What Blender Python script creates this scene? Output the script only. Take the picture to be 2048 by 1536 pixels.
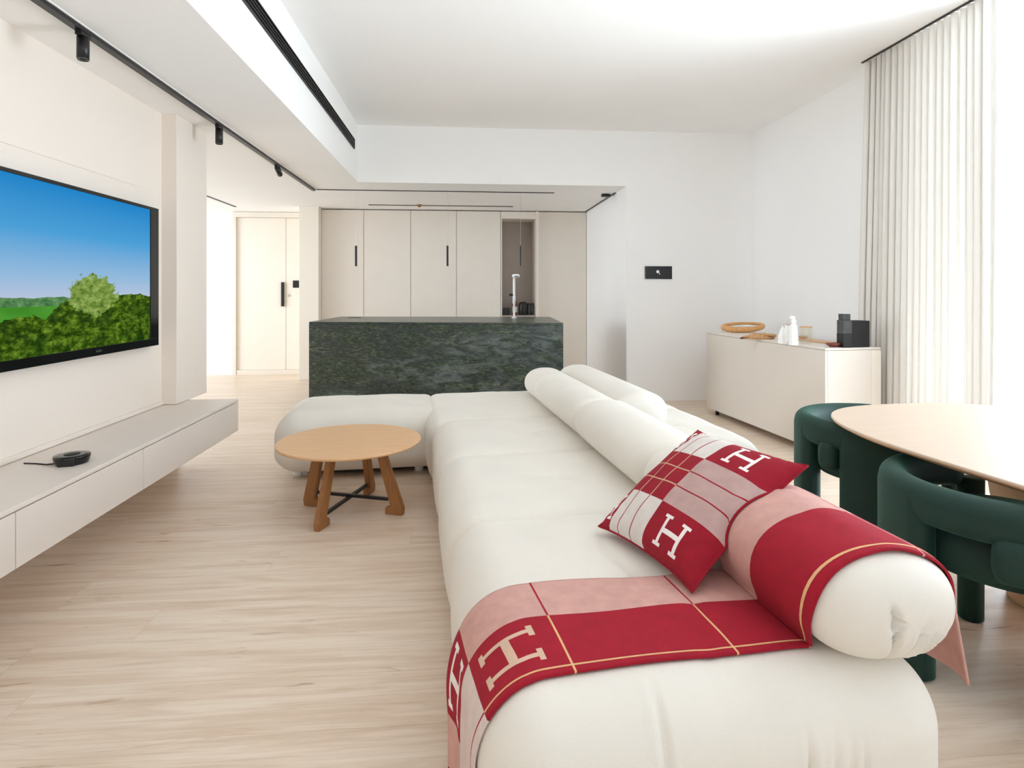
import bpy, bmesh, math, random
from mathutils import Vector, Matrix
from mathutils.bvhtree import BVHTree
random.seed(4)
for o in list(bpy.data.objects): bpy.data.objects.remove(o)
S = bpy.context.scene
COL = S.collection
PI = math.pi

# ---------------------------------------------------------------- camera
TH = math.atan(102/1200)
cam_d = bpy.data.cameras.new('camera'); cam = bpy.data.objects.new('camera', cam_d); COL.objects.link(cam)
cam_d.sensor_width = 36; cam_d.lens = 36*1200/2048
cam_d.shift_y = (583-768)/2048
cam_d.clip_start = .05
cam.location = (0, 0, 1.2); cam.rotation_euler = (PI/2, 0, -TH)
S.camera = cam

# ---------------------------------------------------------------- world, light, exposure
W = bpy.data.worlds.new('world'); S.world = W; W.use_nodes = True
bg = W.node_tree.nodes['Background']; bg.inputs[0].default_value = (.85, .92, 1, 1); bg.inputs[1].default_value = .7
S.view_settings.view_transform = 'Standard'; S.view_settings.look = 'None'
S.view_settings.gamma = 1; S.view_settings.use_curve_mapping = False
S.view_settings.exposure = 1.14
S.cycles.max_bounces = 14; S.cycles.diffuse_bounces = 9; S.cycles.transparent_max_bounces = 12
S.cycles.sample_clamp_indirect = 6; S.cycles.caustics_reflective = False; S.cycles.caustics_refractive = False
S.cycles.use_denoising = True

def area(name, loc, rot, sx, sy, power, col=(1, 1, 1)):
    l = bpy.data.lights.new(name, 'AREA'); l.shape = 'RECTANGLE'; l.size = sx; l.size_y = sy
    l.energy = power; l.color = col
    o = bpy.data.objects.new(name, l); COL.objects.link(o); o.location = loc; o.rotation_euler = rot
    return o
# daylight just outside each window of the flat
area('daylight_right', (4.6, 3.0, .5), (0, PI/2+.68, 0), 2.2, 3.2, 640, (.80, .89, 1))
area('daylight_front', (.7, -3.95, .8), (PI/2+.95, 0, 0), 4.8, 2.0, 10, (.85, .91, 1))
area('daylight_corridor', (-7.2, 6.1, 1.6), (0, -PI/2+.12, 0), 2.6, 3.0, 150, (.84, .91, 1))

# ---------------------------------------------------------------- frames: room metres; sofa frame turned a little
def c2r(X, D):
    return (X*math.cos(TH)+D*math.sin(TH), -X*math.sin(TH)+D*math.cos(TH))
PHI = math.radians(9.65)-TH           # sofa is turned this much from the room

# ---------------------------------------------------------------- materials
def hexc(h):
    h = h.lstrip('#'); c = [int(h[i:i+2], 16)/255 for i in (0, 2, 4)]
    return tuple(x/12.92 if x <= .04045 else ((x+.055)/1.055)**2.4 for x in c)+(1,)
def N(nt, t, **kw):
    n = nt.nodes.new(t)
    for k, v in kw.items(): setattr(n, k, v)
    return n
def mat(name, hx, rough=.5, var=.04, scale=12, bump=0, bscale=80, metal=0, sheen=0, spec=.5, stretch=(1, 1, 1)):
    m = bpy.data.materials.new(name); m.use_nodes = True; nt = m.node_tree; b = nt.nodes['Principled BSDF']
    tc = N(nt, 'ShaderNodeTexCoord'); mp = N(nt, 'ShaderNodeMapping'); mp.inputs['Scale'].default_value = stretch
    nt.links.new(tc.outputs['Object'], mp.inputs[0])
    nz = N(nt, 'ShaderNodeTexNoise'); nz.inputs['Scale'].default_value = scale; nz.inputs['Detail'].default_value = 4
    nt.links.new(mp.outputs[0], nz.inputs['Vector'])
    rp = N(nt, 'ShaderNodeValToRGB'); c = hexc(hx)
    rp.color_ramp.elements[0].position = .3; rp.color_ramp.elements[1].position = .7
    rp.color_ramp.elements[0].color = tuple(x*(1-var) for x in c[:3])+(1,)
    rp.color_ramp.elements[1].color = tuple(min(1, x*(1+var)) for x in c[:3])+(1,)
    nt.links.new(nz.outputs[0], rp.inputs[0]); nt.links.new(rp.outputs[0], b.inputs['Base Color'])
    b.inputs['Roughness'].default_value = rough; b.inputs['Metallic'].default_value = metal
    b.inputs['Specular IOR Level'].default_value = spec
    if sheen:
        b.inputs['Sheen Weight'].default_value = sheen; b.inputs['Sheen Roughness'].default_value = .4
    if bump:
        n2 = N(nt, 'ShaderNodeTexNoise'); n2.inputs['Scale'].default_value = bscale; n2.inputs['Detail'].default_value = 3
        nt.links.new(mp.outputs[0], n2.inputs['Vector'])
        bp = N(nt, 'ShaderNodeBump'); bp.inputs['Strength'].default_value = bump; bp.inputs['Distance'].default_value = .004
        nt.links.new(n2.outputs[0], bp.inputs['Height']); nt.links.new(bp.outputs[0], b.inputs['Normal'])
    return m
M = {}
M['wall'] = mat('white_plaster', '#F7F6F5', .85, .006, 2)
M['ceil'] = mat('ceiling_plaster', '#F7F6F4', .9, .005, 2)
M['tvwall'] = mat('warm_plaster', '#ECE2D7', .8, .01, 2)
M['lacquer'] = mat('greige_lacquer', '#E2D8CF', .45, .01, 3)
M['cab'] = mat('beige_cabinet', '#E8E0D5', .5, .02, 3)
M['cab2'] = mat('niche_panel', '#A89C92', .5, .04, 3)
M['door'] = mat('cream_door', '#EEE6DA', .55, .01, 3)
M['side'] = mat('sideboard_lacquer', '#E2DAD0', .5, .01, 3)
M['black'] = mat('black_metal', '#141314', .4, .1, 20)
M['blackgloss'] = mat('black_gloss', '#0C0C0D', .12, .1, 5)
M['blackmatte'] = mat('black_matte', '#0F1012', .5, .1, 30)
M['darkgrey'] = mat('dark_grey_glass', '#4A4B4B', .2, .15, 40)
M['sofa'] = mat('ivory_boucle', '#E6E0D6', .9, .02, 6, .25, 420, sheen=.15)
M['plinth'] = mat('dark_plinth', '#26211D', .7, .1, 10)
M['chair'] = mat('green_velvet', '#052D24', .7, .12, 7, .15, 300, sheen=.3)
M['chair'].node_tree.nodes['Principled BSDF'].inputs['Sheen Tint'].default_value = hexc('#4FA08A')
M['redwool'] = mat('crimson_wool', '#A00824', .95, .08, 30, .35, 500)
M['redpillow'] = mat('crimson_wool_fine', '#960A22', .95, .08, 30, .3, 500)
M['pinkwool'] = mat('dusty_pink_wool', '#CFA096', .95, .07, 30, .35, 500)
M['lightwool'] = mat('pale_pink_wool', '#DCC9C2', .95, .05, 30, .35, 500)
M['mauvewool'] = mat('mauve_wool', '#BC9C97', .95, .07, 30, .35, 500)
M['greywool'] = mat('light_grey_wool', '#DDD4CE', .95, .05, 30, .35, 500)
M['goldwool'] = mat('gold_thread_wool', '#DDB07E', .9, .06, 30, .3, 500)
M['beigewool'] = mat('beige_letter_wool', '#D8B79F', .9, .06, 30, .3, 500)
M['whitewool'] = mat('white_letter_wool', '#F0EAE6', .9, .04, 30, .3, 500)
M['tan'] = mat('tan_piping_wool', '#C9A98C', .9, .06, 30, .3, 500)
M['oaktop'] = mat('pale_oak_top', '#D3BCA6', .45, .03, 5, stretch=(1, 14, 1))
M['oakedge'] = mat('oak_edge', '#D9AC84', .5, .05, 10, stretch=(1, 1, 8))
M['oakwarm'] = mat('warm_oak', '#DDB183', .45, .06, 6, stretch=(1, 12, 1))
M['walnut'] = mat('brown_oak_legs', '#9A693C', .5, .14, 8, stretch=(9, 9, 1.5))
M['mirrorpanel'] = mat('brushed_steel', '#C9C9CB', .25, .05, 10, metal=1)
M['white'] = mat('white_ceramic', '#F4F3F1', .5, .01, 10)
M['rope'] = mat('woven_straw', '#C79A6B', .85, .25, 60, .6, 120)
M['bentwood'] = mat('bent_wood', '#D9A265', .45, .18, 14, .2, 60, stretch=(1, 6, 6))
M['reddish'] = mat('dark_red_wood', '#7B3A2A', .35, .15, 20)
M['copper'] = mat('copper', '#D9804E', .4, .1, 20, metal=.6)
M['stone_seat'] = mat('pale_oak_leg', '#D9B491', .6, .06, 8)
M['winetext'] = mat('paper_label', '#EEE9E4', .7, .03, 20)

def glassmat(name, tint, mixf=.85, rough=.02):
    m = bpy.data.materials.new(name); m.use_nodes = True; nt = m.node_tree; nt.nodes.clear()
    out = N(nt, 'ShaderNodeOutputMaterial'); tr = N(nt, 'ShaderNodeBsdfTransparent'); gl = N(nt, 'ShaderNodeBsdfGlossy')
    tr.inputs[0].default_value = hexc(tint); gl.inputs['Roughness'].default_value = rough
    mx = N(nt, 'ShaderNodeMixShader'); mx.inputs[0].default_value = .07
    nt.links.new(tr.outputs[0], mx.inputs[1]); nt.links.new(gl.outputs[0], mx.inputs[2])
    nt.links.new(mx.outputs[0], out.inputs[0]); return m
M['glass'] = glassmat('window_glass', '#FAFCFC')
M['jar'] = glassmat('amber_glass', '#FEFDFA')
def cloth_tr(name, hx, trans, transp=0):
    m = bpy.data.materials.new(name); m.use_nodes = True; nt = m.node_tree; nt.nodes.clear()
    out = N(nt, 'ShaderNodeOutputMaterial'); d = N(nt, 'ShaderNodeBsdfDiffuse'); t = N(nt, 'ShaderNodeBsdfTranslucent')
    nz = N(nt, 'ShaderNodeTexNoise'); nz.inputs['Scale'].default_value = 300
    tc = N(nt, 'ShaderNodeTexCoord'); nt.links.new(tc.outputs['Object'], nz.inputs['Vector'])
    rp = N(nt, 'ShaderNodeValToRGB'); c = hexc(hx)
    rp.color_ramp.elements[0].color = tuple(x*.96 for x in c[:3])+(1,); rp.color_ramp.elements[1].color = c
    nt.links.new(nz.outputs[0], rp.inputs[0])
    for s in (d, t): nt.links.new(rp.outputs[0], s.inputs[0])
    mx = N(nt, 'ShaderNodeMixShader'); mx.inputs[0].default_value = trans
    nt.links.new(d.outputs[0], mx.inputs[1]); nt.links.new(t.outputs[0], mx.inputs[2])
    last = mx
    if transp:
        tp = N(nt, 'ShaderNodeBsdfTransparent'); m2 = N(nt, 'ShaderNodeMixShader'); m2.inputs[0].default_value = transp
        nt.links.new(mx.outputs[0], m2.inputs[1]); nt.links.new(tp.outputs[0], m2.inputs[2]); last = m2
    nt.links.new(last.outputs[0], out.inputs[0]); return m
M['curtain'] = cloth_tr('linen_curtain', '#E6E2DC', .05)
M['sheer'] = cloth_tr('sheer_voile', '#EEF0F2', .25, .45)

def math_node(nt, op, a, b=None, c=None):
    n = N(nt, 'ShaderNodeMath', operation=op)
    for i, v in enumerate((a, b, c)):
        if v is None: continue
        if isinstance(v, (int, float)): n.inputs[i].default_value = v
        else: nt.links.new(v, n.inputs[i])
    return n.outputs[0]
def mixc(nt, f, a, b):
    n = N(nt, 'ShaderNodeMix', data_type='RGBA')
    for i, v in ((0, f), (6, a), (7, b)):
        if isinstance(v, (int, float)): n.inputs[i].default_value = v
        elif isinstance(v, tuple): n.inputs[i].default_value = v
        else: nt.links.new(v, n.inputs[i])
    return n.outputs[2]
def ramp(nt, f, stops, interp='LINEAR'):
    r = N(nt, 'ShaderNodeValToRGB'); cr = r.color_ramp; cr.interpolation = interp
    while len(cr.elements) < len(stops): cr.elements.new(.5)
    for e, (p, c) in zip(cr.elements, stops):
        e.position = p; e.color = hexc(c) if isinstance(c, str) else (c, c, c, 1)
    nt.links.new(f, r.inputs[0]); return r.outputs[0]
def noise(nt, vec, scale, detail=4, rough=.5, dist=0):
    n = N(nt, 'ShaderNodeTexNoise'); n.inputs['Scale'].default_value = scale; n.inputs['Detail'].default_value = detail
    n.inputs['Roughness'].default_value = rough; n.inputs['Distortion'].default_value = dist
    nt.links.new(vec, n.inputs['Vector']); return n.outputs[0]

def floor_material():
    m = bpy.data.materials.new('pale_oak_planks'); m.use_nodes = True; nt = m.node_tree; b = nt.nodes['Principled BSDF']
    tc = N(nt, 'ShaderNodeTexCoord'); sx = N(nt, 'ShaderNodeSeparateXYZ'); nt.links.new(tc.outputs['Object'], sx.inputs[0])
    X, Y = sx.outputs[0], sx.outputs[1]
    row = math_node(nt, 'FLOOR', math_node(nt, 'DIVIDE', Y, .24))
    wn = N(nt, 'ShaderNodeTexWhiteNoise', noise_dimensions='1D'); nt.links.new(row, wn.inputs['W'])
    off = math_node(nt, 'MULTIPLY', wn.outputs[0], 2.2)
    xc = math_node(nt, 'DIVIDE', math_node(nt, 'ADD', X, off), 2.2)
    colm = math_node(nt, 'FLOOR', xc)
    wn2 = N(nt, 'ShaderNodeTexWhiteNoise', noise_dimensions='2D'); cb = N(nt, 'ShaderNodeCombineXYZ')
    nt.links.new(row, cb.inputs[0]); nt.links.new(colm, cb.inputs[1]); nt.links.new(cb.outputs[0], wn2.inputs['Vector'])
    # grain
    def gv(sxs, sys):
        c = N(nt, 'ShaderNodeCombineXYZ')
        nt.links.new(math_node(nt, 'MULTIPLY', X, sxs), c.inputs[0])
        nt.links.new(math_node(nt, 'MULTIPLY', Y, sys), c.inputs[1])
        nt.links.new(math_node(nt, 'MULTIPLY', wn2.outputs[0], 9), c.inputs[2]); return c.outputs[0]
    g1 = noise(nt, gv(1.1, 13), 1.6, 6, .6, .6)
    g2 = noise(nt, gv(1.2, 42), 3, 4, .6, .3)
    g3 = noise(nt, gv(1.5, 9), 2.2, 3, .5, 1.2)
    col = ramp(nt, g1, [(.28, '#D0BAA3'), (.44, '#DDC9B4'), (.56, '#E5D4C2'), (.75, '#ECDECE')])
    col = mixc(nt, math_node(nt, 'MULTIPLY', ramp(nt, g2, [(.35, 1.0), (.5, 0.0)]), .22), col, hexc('#B39373'))
    col = mixc(nt, math_node(nt, 'MULTIPLY', ramp(nt, g3, [(.24, 1.0), (.33, 0.0)]), .55), col, hexc('#9C7A5A'))
    # fine grey streaks / cracks
    g4 = noise(nt, gv(1.6, 26), 1.5, 2, .5, 1.5)
    col = mixc(nt, math_node(nt, 'MULTIPLY', ramp(nt, g4, [(.235, 1.0), (.27, 0.0)]), .7), col, hexc('#7D6247'))
    col = mixc(nt, math_node(nt, 'MULTIPLY', wn2.outputs[0], .10), col, hexc('#E6D6C4'))
    fy = math_node(nt, 'FRACT', math_node(nt, 'DIVIDE', Y, .24))
    ey = math_node(nt, 'LESS_THAN', math_node(nt, 'ABSOLUTE', math_node(nt, 'SUBTRACT', fy, .5)), .496)
    fx = math_node(nt, 'FRACT', xc)
    ex = math_node(nt, 'LESS_THAN', math_node(nt, 'ABSOLUTE', math_node(nt, 'SUBTRACT', fx, .5)), .4994)
    seam = math_node(nt, 'SUBTRACT', 1, math_node(nt, 'MULTIPLY', ey, ex))
    col = mixc(nt, math_node(nt, 'MULTIPLY', seam, .25), col, hexc('#A58C72'))
    nt.links.new(col, b.inputs['Base Color']); b.inputs['Roughness'].default_value = .38
    b.inputs['Specular IOR Level'].default_value = .35
    bp = N(nt, 'ShaderNodeBump'); bp.inputs['Strength'].default_value = .08; nt.links.new(g2, bp.inputs['Height'])
    nt.links.new(bp.outputs[0], b.inputs['Normal'])
    return m
def marble_material():
    m = bpy.data.materials.new('dark_green_marble'); m.use_nodes = True; nt = m.node_tree; b = nt.nodes['Principled BSDF']
    tc = N(nt, 'ShaderNodeTexCoord'); mp = N(nt, 'ShaderNodeMapping'); nt.links.new(tc.outputs['Object'], mp.inputs[0])
    mp.inputs['Rotation'].default_value = (0, .22, 0); mp.inputs['Scale'].default_value = (.55, 1, 1.6)
    v = mp.outputs[0]
    big = noise(nt, v, 1.7, 6, .6, 1.5); fine = noise(nt, v, 38, 8, .75, .6); mid = noise(nt, v, 7, 5, .65, 1.0)
    col = ramp(nt, fine, [(.36, '#151B14'), (.47, '#2A352A'), (.57, '#465341'), (.70, '#707B66')])
    col = mixc(nt, ramp(nt, big, [(.44, 0.0), (.50, .6), (.55, .6), (.62, 0.0)]), col, ramp(nt, fine, [(.3, '#191D20'), (.55, '#343B3F'), (.7, '#4C5558')]))
    sx = N(nt, 'ShaderNodeSeparateXYZ'); nt.links.new(tc.outputs['Object'], sx.inputs[0])
    pale = math_node(nt, 'MULTIPLY', ramp(nt, mid, [(.45, 0.0), (.62, 1.0)]), ramp(nt, noise(nt, v, .9, 3, .5, .5), [(.50, 0.0), (.6, 1.0)]))
    col = mixc(nt, math_node(nt, 'MULTIPLY', pale, .38), col, hexc('#8E9A9A'))
    vein = ramp(nt, noise(nt, v, 2.3, 5, .6, 2.2), [(.488, 0.0), (.5, 1.0), (.512, 0.0)])
    vm = math_node(nt, 'MULTIPLY', vein, ramp(nt, noise(nt, v, 5, 3), [(.5, 0.0), (.6, 1.0)]))
    col = mixc(nt, math_node(nt, 'MULTIPLY', vm, .4), col, hexc('#A5A880'))
    nt.links.new(col, b.inputs['Base Color']); b.inputs['Roughness'].default_value = .3
    return m
def screen_material():
    # landscape on the switched-on screen: blue sky, far fields, wooded hillside (object coords: x along the screen, z up)
    m = bpy.data.materials.new('tv_landscape'); m.use_nodes = True; nt = m.node_tree; nt.nodes.clear()
    out = N(nt, 'ShaderNodeOutputMaterial'); em = N(nt, 'ShaderNodeEmission')
    tc = N(nt, 'ShaderNodeTexCoord'); sp = N(nt, 'ShaderNodeSeparateXYZ'); nt.links.new(tc.outputs['Object'], sp.inputs[0])
    Yc, Z = sp.outputs[1], sp.outputs[2]
    cb = N(nt, 'ShaderNodeCombineXYZ'); nt.links.new(math_node(nt, 'MULTIPLY', Yc, .55), cb.inputs[0]); nt.links.new(Z, cb.inputs[1]); v = cb.outputs[0]
    h = math_node(nt, 'DIVIDE', Z, .80)                 # 0 bottom .. 1 top
    sky = ramp(nt, h, [(.30, '#B9C4DA'), (.45, '#93B9DB'), (.7, '#4C9FD6'), (1.0, '#1C81C6')])
    fine = noise(nt, v, 30, 6, .75); mid = noise(nt, v, 9, 4, .65)
    fol = ramp(nt, fine, [(.36, '#172908'), (.48, '#375310'), (.58, '#5F7F22'), (.72, '#94B046')])
    dark = ramp(nt, mid, [(.40, .7), (.52, 0.0)])
    fol = mixc(nt, dark, fol, hexc('#15310F'))
    field = ramp(nt, noise(nt, v, 6, 2), [(.35, '#3E8427'), (.65, '#57A03A')])
    farw = ramp(nt, fine, [(.4, '#3C6A40'), (.62, '#6A9760')])
    # heights of the layers
    wob = math_node(nt, 'MULTIPLY', math_node(nt, 'SUBTRACT', noise(nt, v, 10, 4, .6), .5), .12)
    far_h = math_node(nt, 'ADD', .325, math_node(nt, 'MULTIPLY', wob, .35))
    g = mixc(nt, math_node(nt, 'GREATER_THAN', math_node(nt, 'SUBTRACT', far_h, h), 0), sky, farw)
    fh = math_node(nt, 'ADD', .275, math_node(nt, 'MULTIPLY', wob, .12))
    g = mixc(nt, math_node(nt, 'LESS_THAN', h, fh), g, field)
    # wooded slope rising to the right (Yc = far end) with a round tree on it
    near_h = math_node(nt, 'ADD', math_node(nt, 'ADD', .215, wob), math_node(nt, 'MULTIPLY', math_node(nt, 'MAXIMUM', math_node(nt, 'SUBTRACT', Yc, .50), 0), .62))
    near_h = math_node(nt, 'MINIMUM', near_h, math_node(nt, 'ADD', .335, math_node(nt, 'MULTIPLY', wob, .7)))
    g = mixc(nt, math_node(nt, 'LESS_THAN', h, near_h), g, fol)
    dx = math_node(nt, 'DIVIDE', math_node(nt, 'SUBTRACT', Yc, .86), .20)
    dz = math_node(nt, 'DIVIDE', math_node(nt, 'SUBTRACT', h, .335), .125)
    rr = math_node(nt, 'ADD', math_node(nt, 'MULTIPLY', dx, dx), math_node(nt, 'MULTIPLY', dz, dz))
    rr = math_node(nt, 'ADD', rr, math_node(nt, 'MULTIPLY', math_node(nt, 'SUBTRACT', noise(nt, v, 26, 5, .75), .5), 3.2))
    g = mixc(nt, math_node(nt, 'LESS_THAN', rr, 1.0), g, ramp(nt, fine, [(.35, '#42641F'), (.48, '#748F3E'), (.66, '#A3B96C')]))
    nt.links.new(g, em.inputs[0]); em.inputs[1].default_value = .46
    nt.links.new(em.outputs[0], out.inputs[0]); return m
M['floor'] = floor_material(); M['marble'] = marble_material(); M['screen'] = screen_material()

# ---------------------------------------------------------------- helpers
def link(name, bm, material, parent=None, smooth=False):
    me = bpy.data.meshes.new(name); bm.normal_update(); bm.to_mesh(me); bm.free()
    mats = material if isinstance(material, (list, tuple)) else [material]
    for k in mats: me.materials.append(M[k])
    if smooth:
        for p in me.polygons: p.use_smooth = True
    o = bpy.data.objects.new(name, me); COL.objects.link(o)
    if parent is not None: o.parent = parent
    return o
def tag(o, label, cat, group=None):
    o['label'] = label; o['category'] = cat
    if group: o['group'] = group
    return o
def thing(name, label, cat, loc=(0, 0, 0), rz=0, group=None):
    o = bpy.data.objects.new(name, None); COL.objects.link(o); o.location = loc; o.rotation_euler = (0, 0, rz)
    o.empty_display_size = .1
    return tag(o, label, cat, group)
def struct(o): o['kind'] = 'structure'; return o
def bx(bm, a, b, bev=0, seg=2):
    r = bmesh.ops.create_cube(bm, size=1); vs = r['verts']
    for v in vs:
        v.co = Vector([(a[i]+b[i])/2+v.co[i]*(b[i]-a[i]) for i in range(3)])
    if bev:
        es = list({e for v in vs for e in v.link_edges})
        bmesh.ops.bevel(bm, geom=es, offset=bev, segments=seg, affect='EDGES', profile=.5)
    return vs
def box(name, a, b, m, parent=None, bev=0, seg=2):
    bm = bmesh.new(); bx(bm, a, b, bev, seg); return link(name, bm, m, parent, False)
def cyl(bm, p0, p1, r0, r1=None, n=24, cap=True):
    r1 = r0 if r1 is None else r1
    p0, p1 = Vector(p0), Vector(p1); d = p1-p0
    q = d.to_track_quat('Z', 'Y').to_matrix().to_4x4()
    mt = Matrix.Translation((p0+p1)/2) @ q
    bmesh.ops.create_cone(bm, cap_ends=cap, segments=n, radius1=r0, radius2=r1, depth=d.length, matrix=mt)
def lathe(bm, prof, n=40, c=(0, 0, 0), sx=1, sy=1):
    rings = []
    for r, z in prof:
        if r < 1e-6: rings.append([bm.verts.new((c[0], c[1], c[2]+z))])
        else: rings.append([bm.verts.new((c[0]+r*sx*math.cos(2*PI*i/n), c[1]+r*sy*math.sin(2*PI*i/n), c[2]+z)) for i in range(n)])
    for A, B in zip(rings, rings[1:]):
        if len(A) == 1 and len(B) == 1: continue
        for i in range(n):
            j = (i+1) % n
            if len(A) == 1: bm.faces.new((A[0], B[j], B[i]))
            elif len(B) == 1: bm.faces.new((A[i], A[j], B[0]))
            else: bm.faces.new((A[i], A[j], B[j], B[i]))
    return bm
def tube(bm, pts, r, n=10, closed=False):
    pts = [Vector(p) for p in pts]; rings = []
    m = len(pts)
    up = Vector((0, 0, 1))
    for i, p in enumerate(pts):
        a = pts[(i-1) % m] if (closed or i > 0) else p; b = pts[(i+1) % m] if (closed or i < m-1) else p
        t = (b-a).normalized(); u = t.cross(up)
        if u.length < 1e-3: u = t.cross(Vector((1, 0, 0)))
        u.normalize(); w = u.cross(t).normalized()
        rr = r(i/(m-1)) if callable(r) else r
        if not isinstance(rr, tuple): rr = (rr, rr)
        rings.append([bm.verts.new(p+u*math.cos(2*PI*k/n)*rr[0]+w*math.sin(2*PI*k/n)*rr[1]) for k in range(n)])
    for i in range(m if closed else m-1):
        A, B = rings[i], rings[(i+1) % m]
        for k in range(n): bm.faces.new((A[k], A[(k+1) % n], B[(k+1) % n], B[k]))
    if not closed:
        bm.faces.new(rings[0][::-1]); bm.faces.new(rings[-1])
    bmesh.ops.recalc_face_normals(bm, faces=bm.faces[:])

def puffy(a, b, r, nf=26, nr=9, fn=None, nfx=None):
    """rounded box from a to b; r = (x0,x1,y0,y1,z0,z1) rounding radii per side; fn(p, n) displaces"""
    bm = bmesh.new()
    def axis(i, nflat):
        lo, hi, r0, r1 = a[i], b[i], r[2*i], r[2*i+1]
        L = [(-math.tan((1-k/nr)*PI/4), lo+r0) for k in range(nr)]
        Fl = [(0, lo+r0+(hi-r1-lo-r0)*k/nflat) for k in range(nflat+1)]
        H = [(math.tan((k+1)/nr*PI/4), hi-r1) for k in range(nr)]
        return L+Fl+H
    ax = [axis(0, nfx or nf), axis(1, nf), axis(2, max(4, nf//4))]
    cache = {}
    def vert(i, j, k):
        key = (i, j, k)
        if key in cache: return cache[key]
        d, q = [], []
        for axi, idx in ((0, i), (1, j), (2, k)):
            w, p = ax[axi][idx]; d.append(w); q.append(p)
        D = Vector(d); L = D.length
        n = D/L if L > 1e-9 else Vector((0, 0, 1))
        rr = [r[2*t] if n[t] < 0 else r[2*t+1] for t in range(3)]
        p = Vector([q[t]+n[t]*rr[t] for t in range(3)])
        nn = Vector([n[t]/max(rr[t], 1e-4) for t in range(3)]).normalized()
        if fn: p = fn(p, nn)
        v = bm.verts.new(p); cache[key] = v; return v
    nx, ny, nz = [len(t)-1 for t in ax]
    for i in range(nx):
        for j in range(ny):
            bm.faces.new((vert(i, j, 0), vert(i, j+1, 0), vert(i+1, j+1, 0), vert(i+1, j, 0)))
            bm.faces.new((vert(i, j, nz), vert(i+1, j, nz), vert(i+1, j+1, nz), vert(i, j+1, nz)))
    for i in range(nx):
        for k in range(nz):
            bm.faces.new((vert(i, 0, k), vert(i+1, 0, k), vert(i+1, 0, k+1), vert(i, 0, k+1)))
            bm.faces.new((vert(i, ny, k), vert(i, ny, k+1), vert(i+1, ny, k+1), vert(i+1, ny, k)))
    for j in range(ny):
        for k in range(nz):
            bm.faces.new((vert(0, j, k), vert(0, j, k+1), vert(0, j+1, k+1), vert(0, j+1, k)))
            bm.faces.new((vert(nx, j, k), vert(nx, j+1, k), vert(nx, j+1, k+1), vert(nx, j, k+1)))
    return bm

# ================================================================ THE SHELL
HZ, LZ = 2.95, 2.35
struct(box('floor', (-5.4, -3.9, -.1), (3.7, 9.4, 0), 'floor'))
struct(box('ceiling', (-1.2, -3.3, HZ), (3.7, 6.6, HZ+.15), 'ceil'))
# lowered ceiling: left band and the part over the kitchen
struct(box('ceiling', (-5.2, -3.3, LZ), (-1.08, 9.3, HZ+.15), 'ceil'))
struct(box('ceiling', (-1.08, 6.42, LZ), (1.82, 9.3, HZ+.15), 'ceil'))
struct(box('wall_back', (1.82, 6.42, 0), (3.5, 6.62, HZ), 'wall'))
struct(box('wall_kitchen_side', (1.80, 6.424, 0), (2.0, 9.2, LZ), 'wall'))
struct(box('wall_kitchen_back', (-2.183, 9.05, 0), (2.1, 9.2, LZ), 'wall'))
# right wall with a wide window towards the terrace
struct(box('wall_right', (3.22, 3.95, 0), (3.4, 6.42, HZ), 'wall'))
struct(box('wall_right', (3.22, -3.3, 0), (3.4, -1.9, HZ), 'wall'))
struct(box('wall_front', (-5.2, -3.45, 0), (-1.9, -3.3, HZ), 'wall'))
struct(box('wall_front', (3.1, -3.45, 0), (3.4, -3.3, HZ), 'wall'))
struct(box('wall_front', (-1.9, -3.45, 2.75), (3.1, -3.3, HZ), 'wall'))
struct(box('wall_left', (-2.1, -3.3, 0), (-1.93, 4.30, LZ), 'tvwall'))
# projecting end of the tv wall, hanging above the bench end
struct(box('wall_left', (-2.1, 4.06, .468), (-1.835, 4.52, LZ), 'tvwall', bev=.004))
struct(box('wall_corridor', (-5.35, 4.0, 0), (-5.2, 5.2, LZ), 'wall'))
struct(box('wall_corridor', (-5.35, 8.7, 0), (-5.2, 9.3, LZ), 'wall'))
struct(box('wall_corridor', (-5.2, 3.3, 0), (-2.1, 3.42, LZ), 'wall'))
struct(box('wall_entrance', (-5.2, 8.95, 0), (-3.27, 9.1, LZ), 'wall'))
struct(box('wall_entrance', (-3.27, 9.1, 0), (-2.183, 9.2, LZ), 'wall'))
struct(box('baseboard_entrance', (-5.2, 8.935, 0), (-3.27, 8.95, .07), 'wall'))
struct(box('wall_niche_column', (-2.183, 8.33, 0), (-1.925, 9.05, LZ), 'door', bev=.003))
# thin raised panel line on the tv wall
bm = bmesh.new(); bx(bm, (-1.934, -3.3, 1.83), (-1.926, 3.78, 1.838)); struct(link('trim_1', bm, 'tvwall'))
bm = bmesh.new(); bx(bm, (-1.934, -3.3, .468), (-1.918, 4.06, .492), .003); struct(link('trim_2', bm, 'tvwall'))
# shadow gaps on the ceiling
bm = bmesh.new(); bx(bm, (1.775, 6.85, LZ-.006), (1.80, 8.5, LZ)); struct(link('trim_3', bm, 'black'))
bm = bmesh.new(); bx(bm, (-3.06, 5.2, LZ-.006), (-3.03, 8.42, LZ)); struct(link('trim_4', bm, 'black'))

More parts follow.
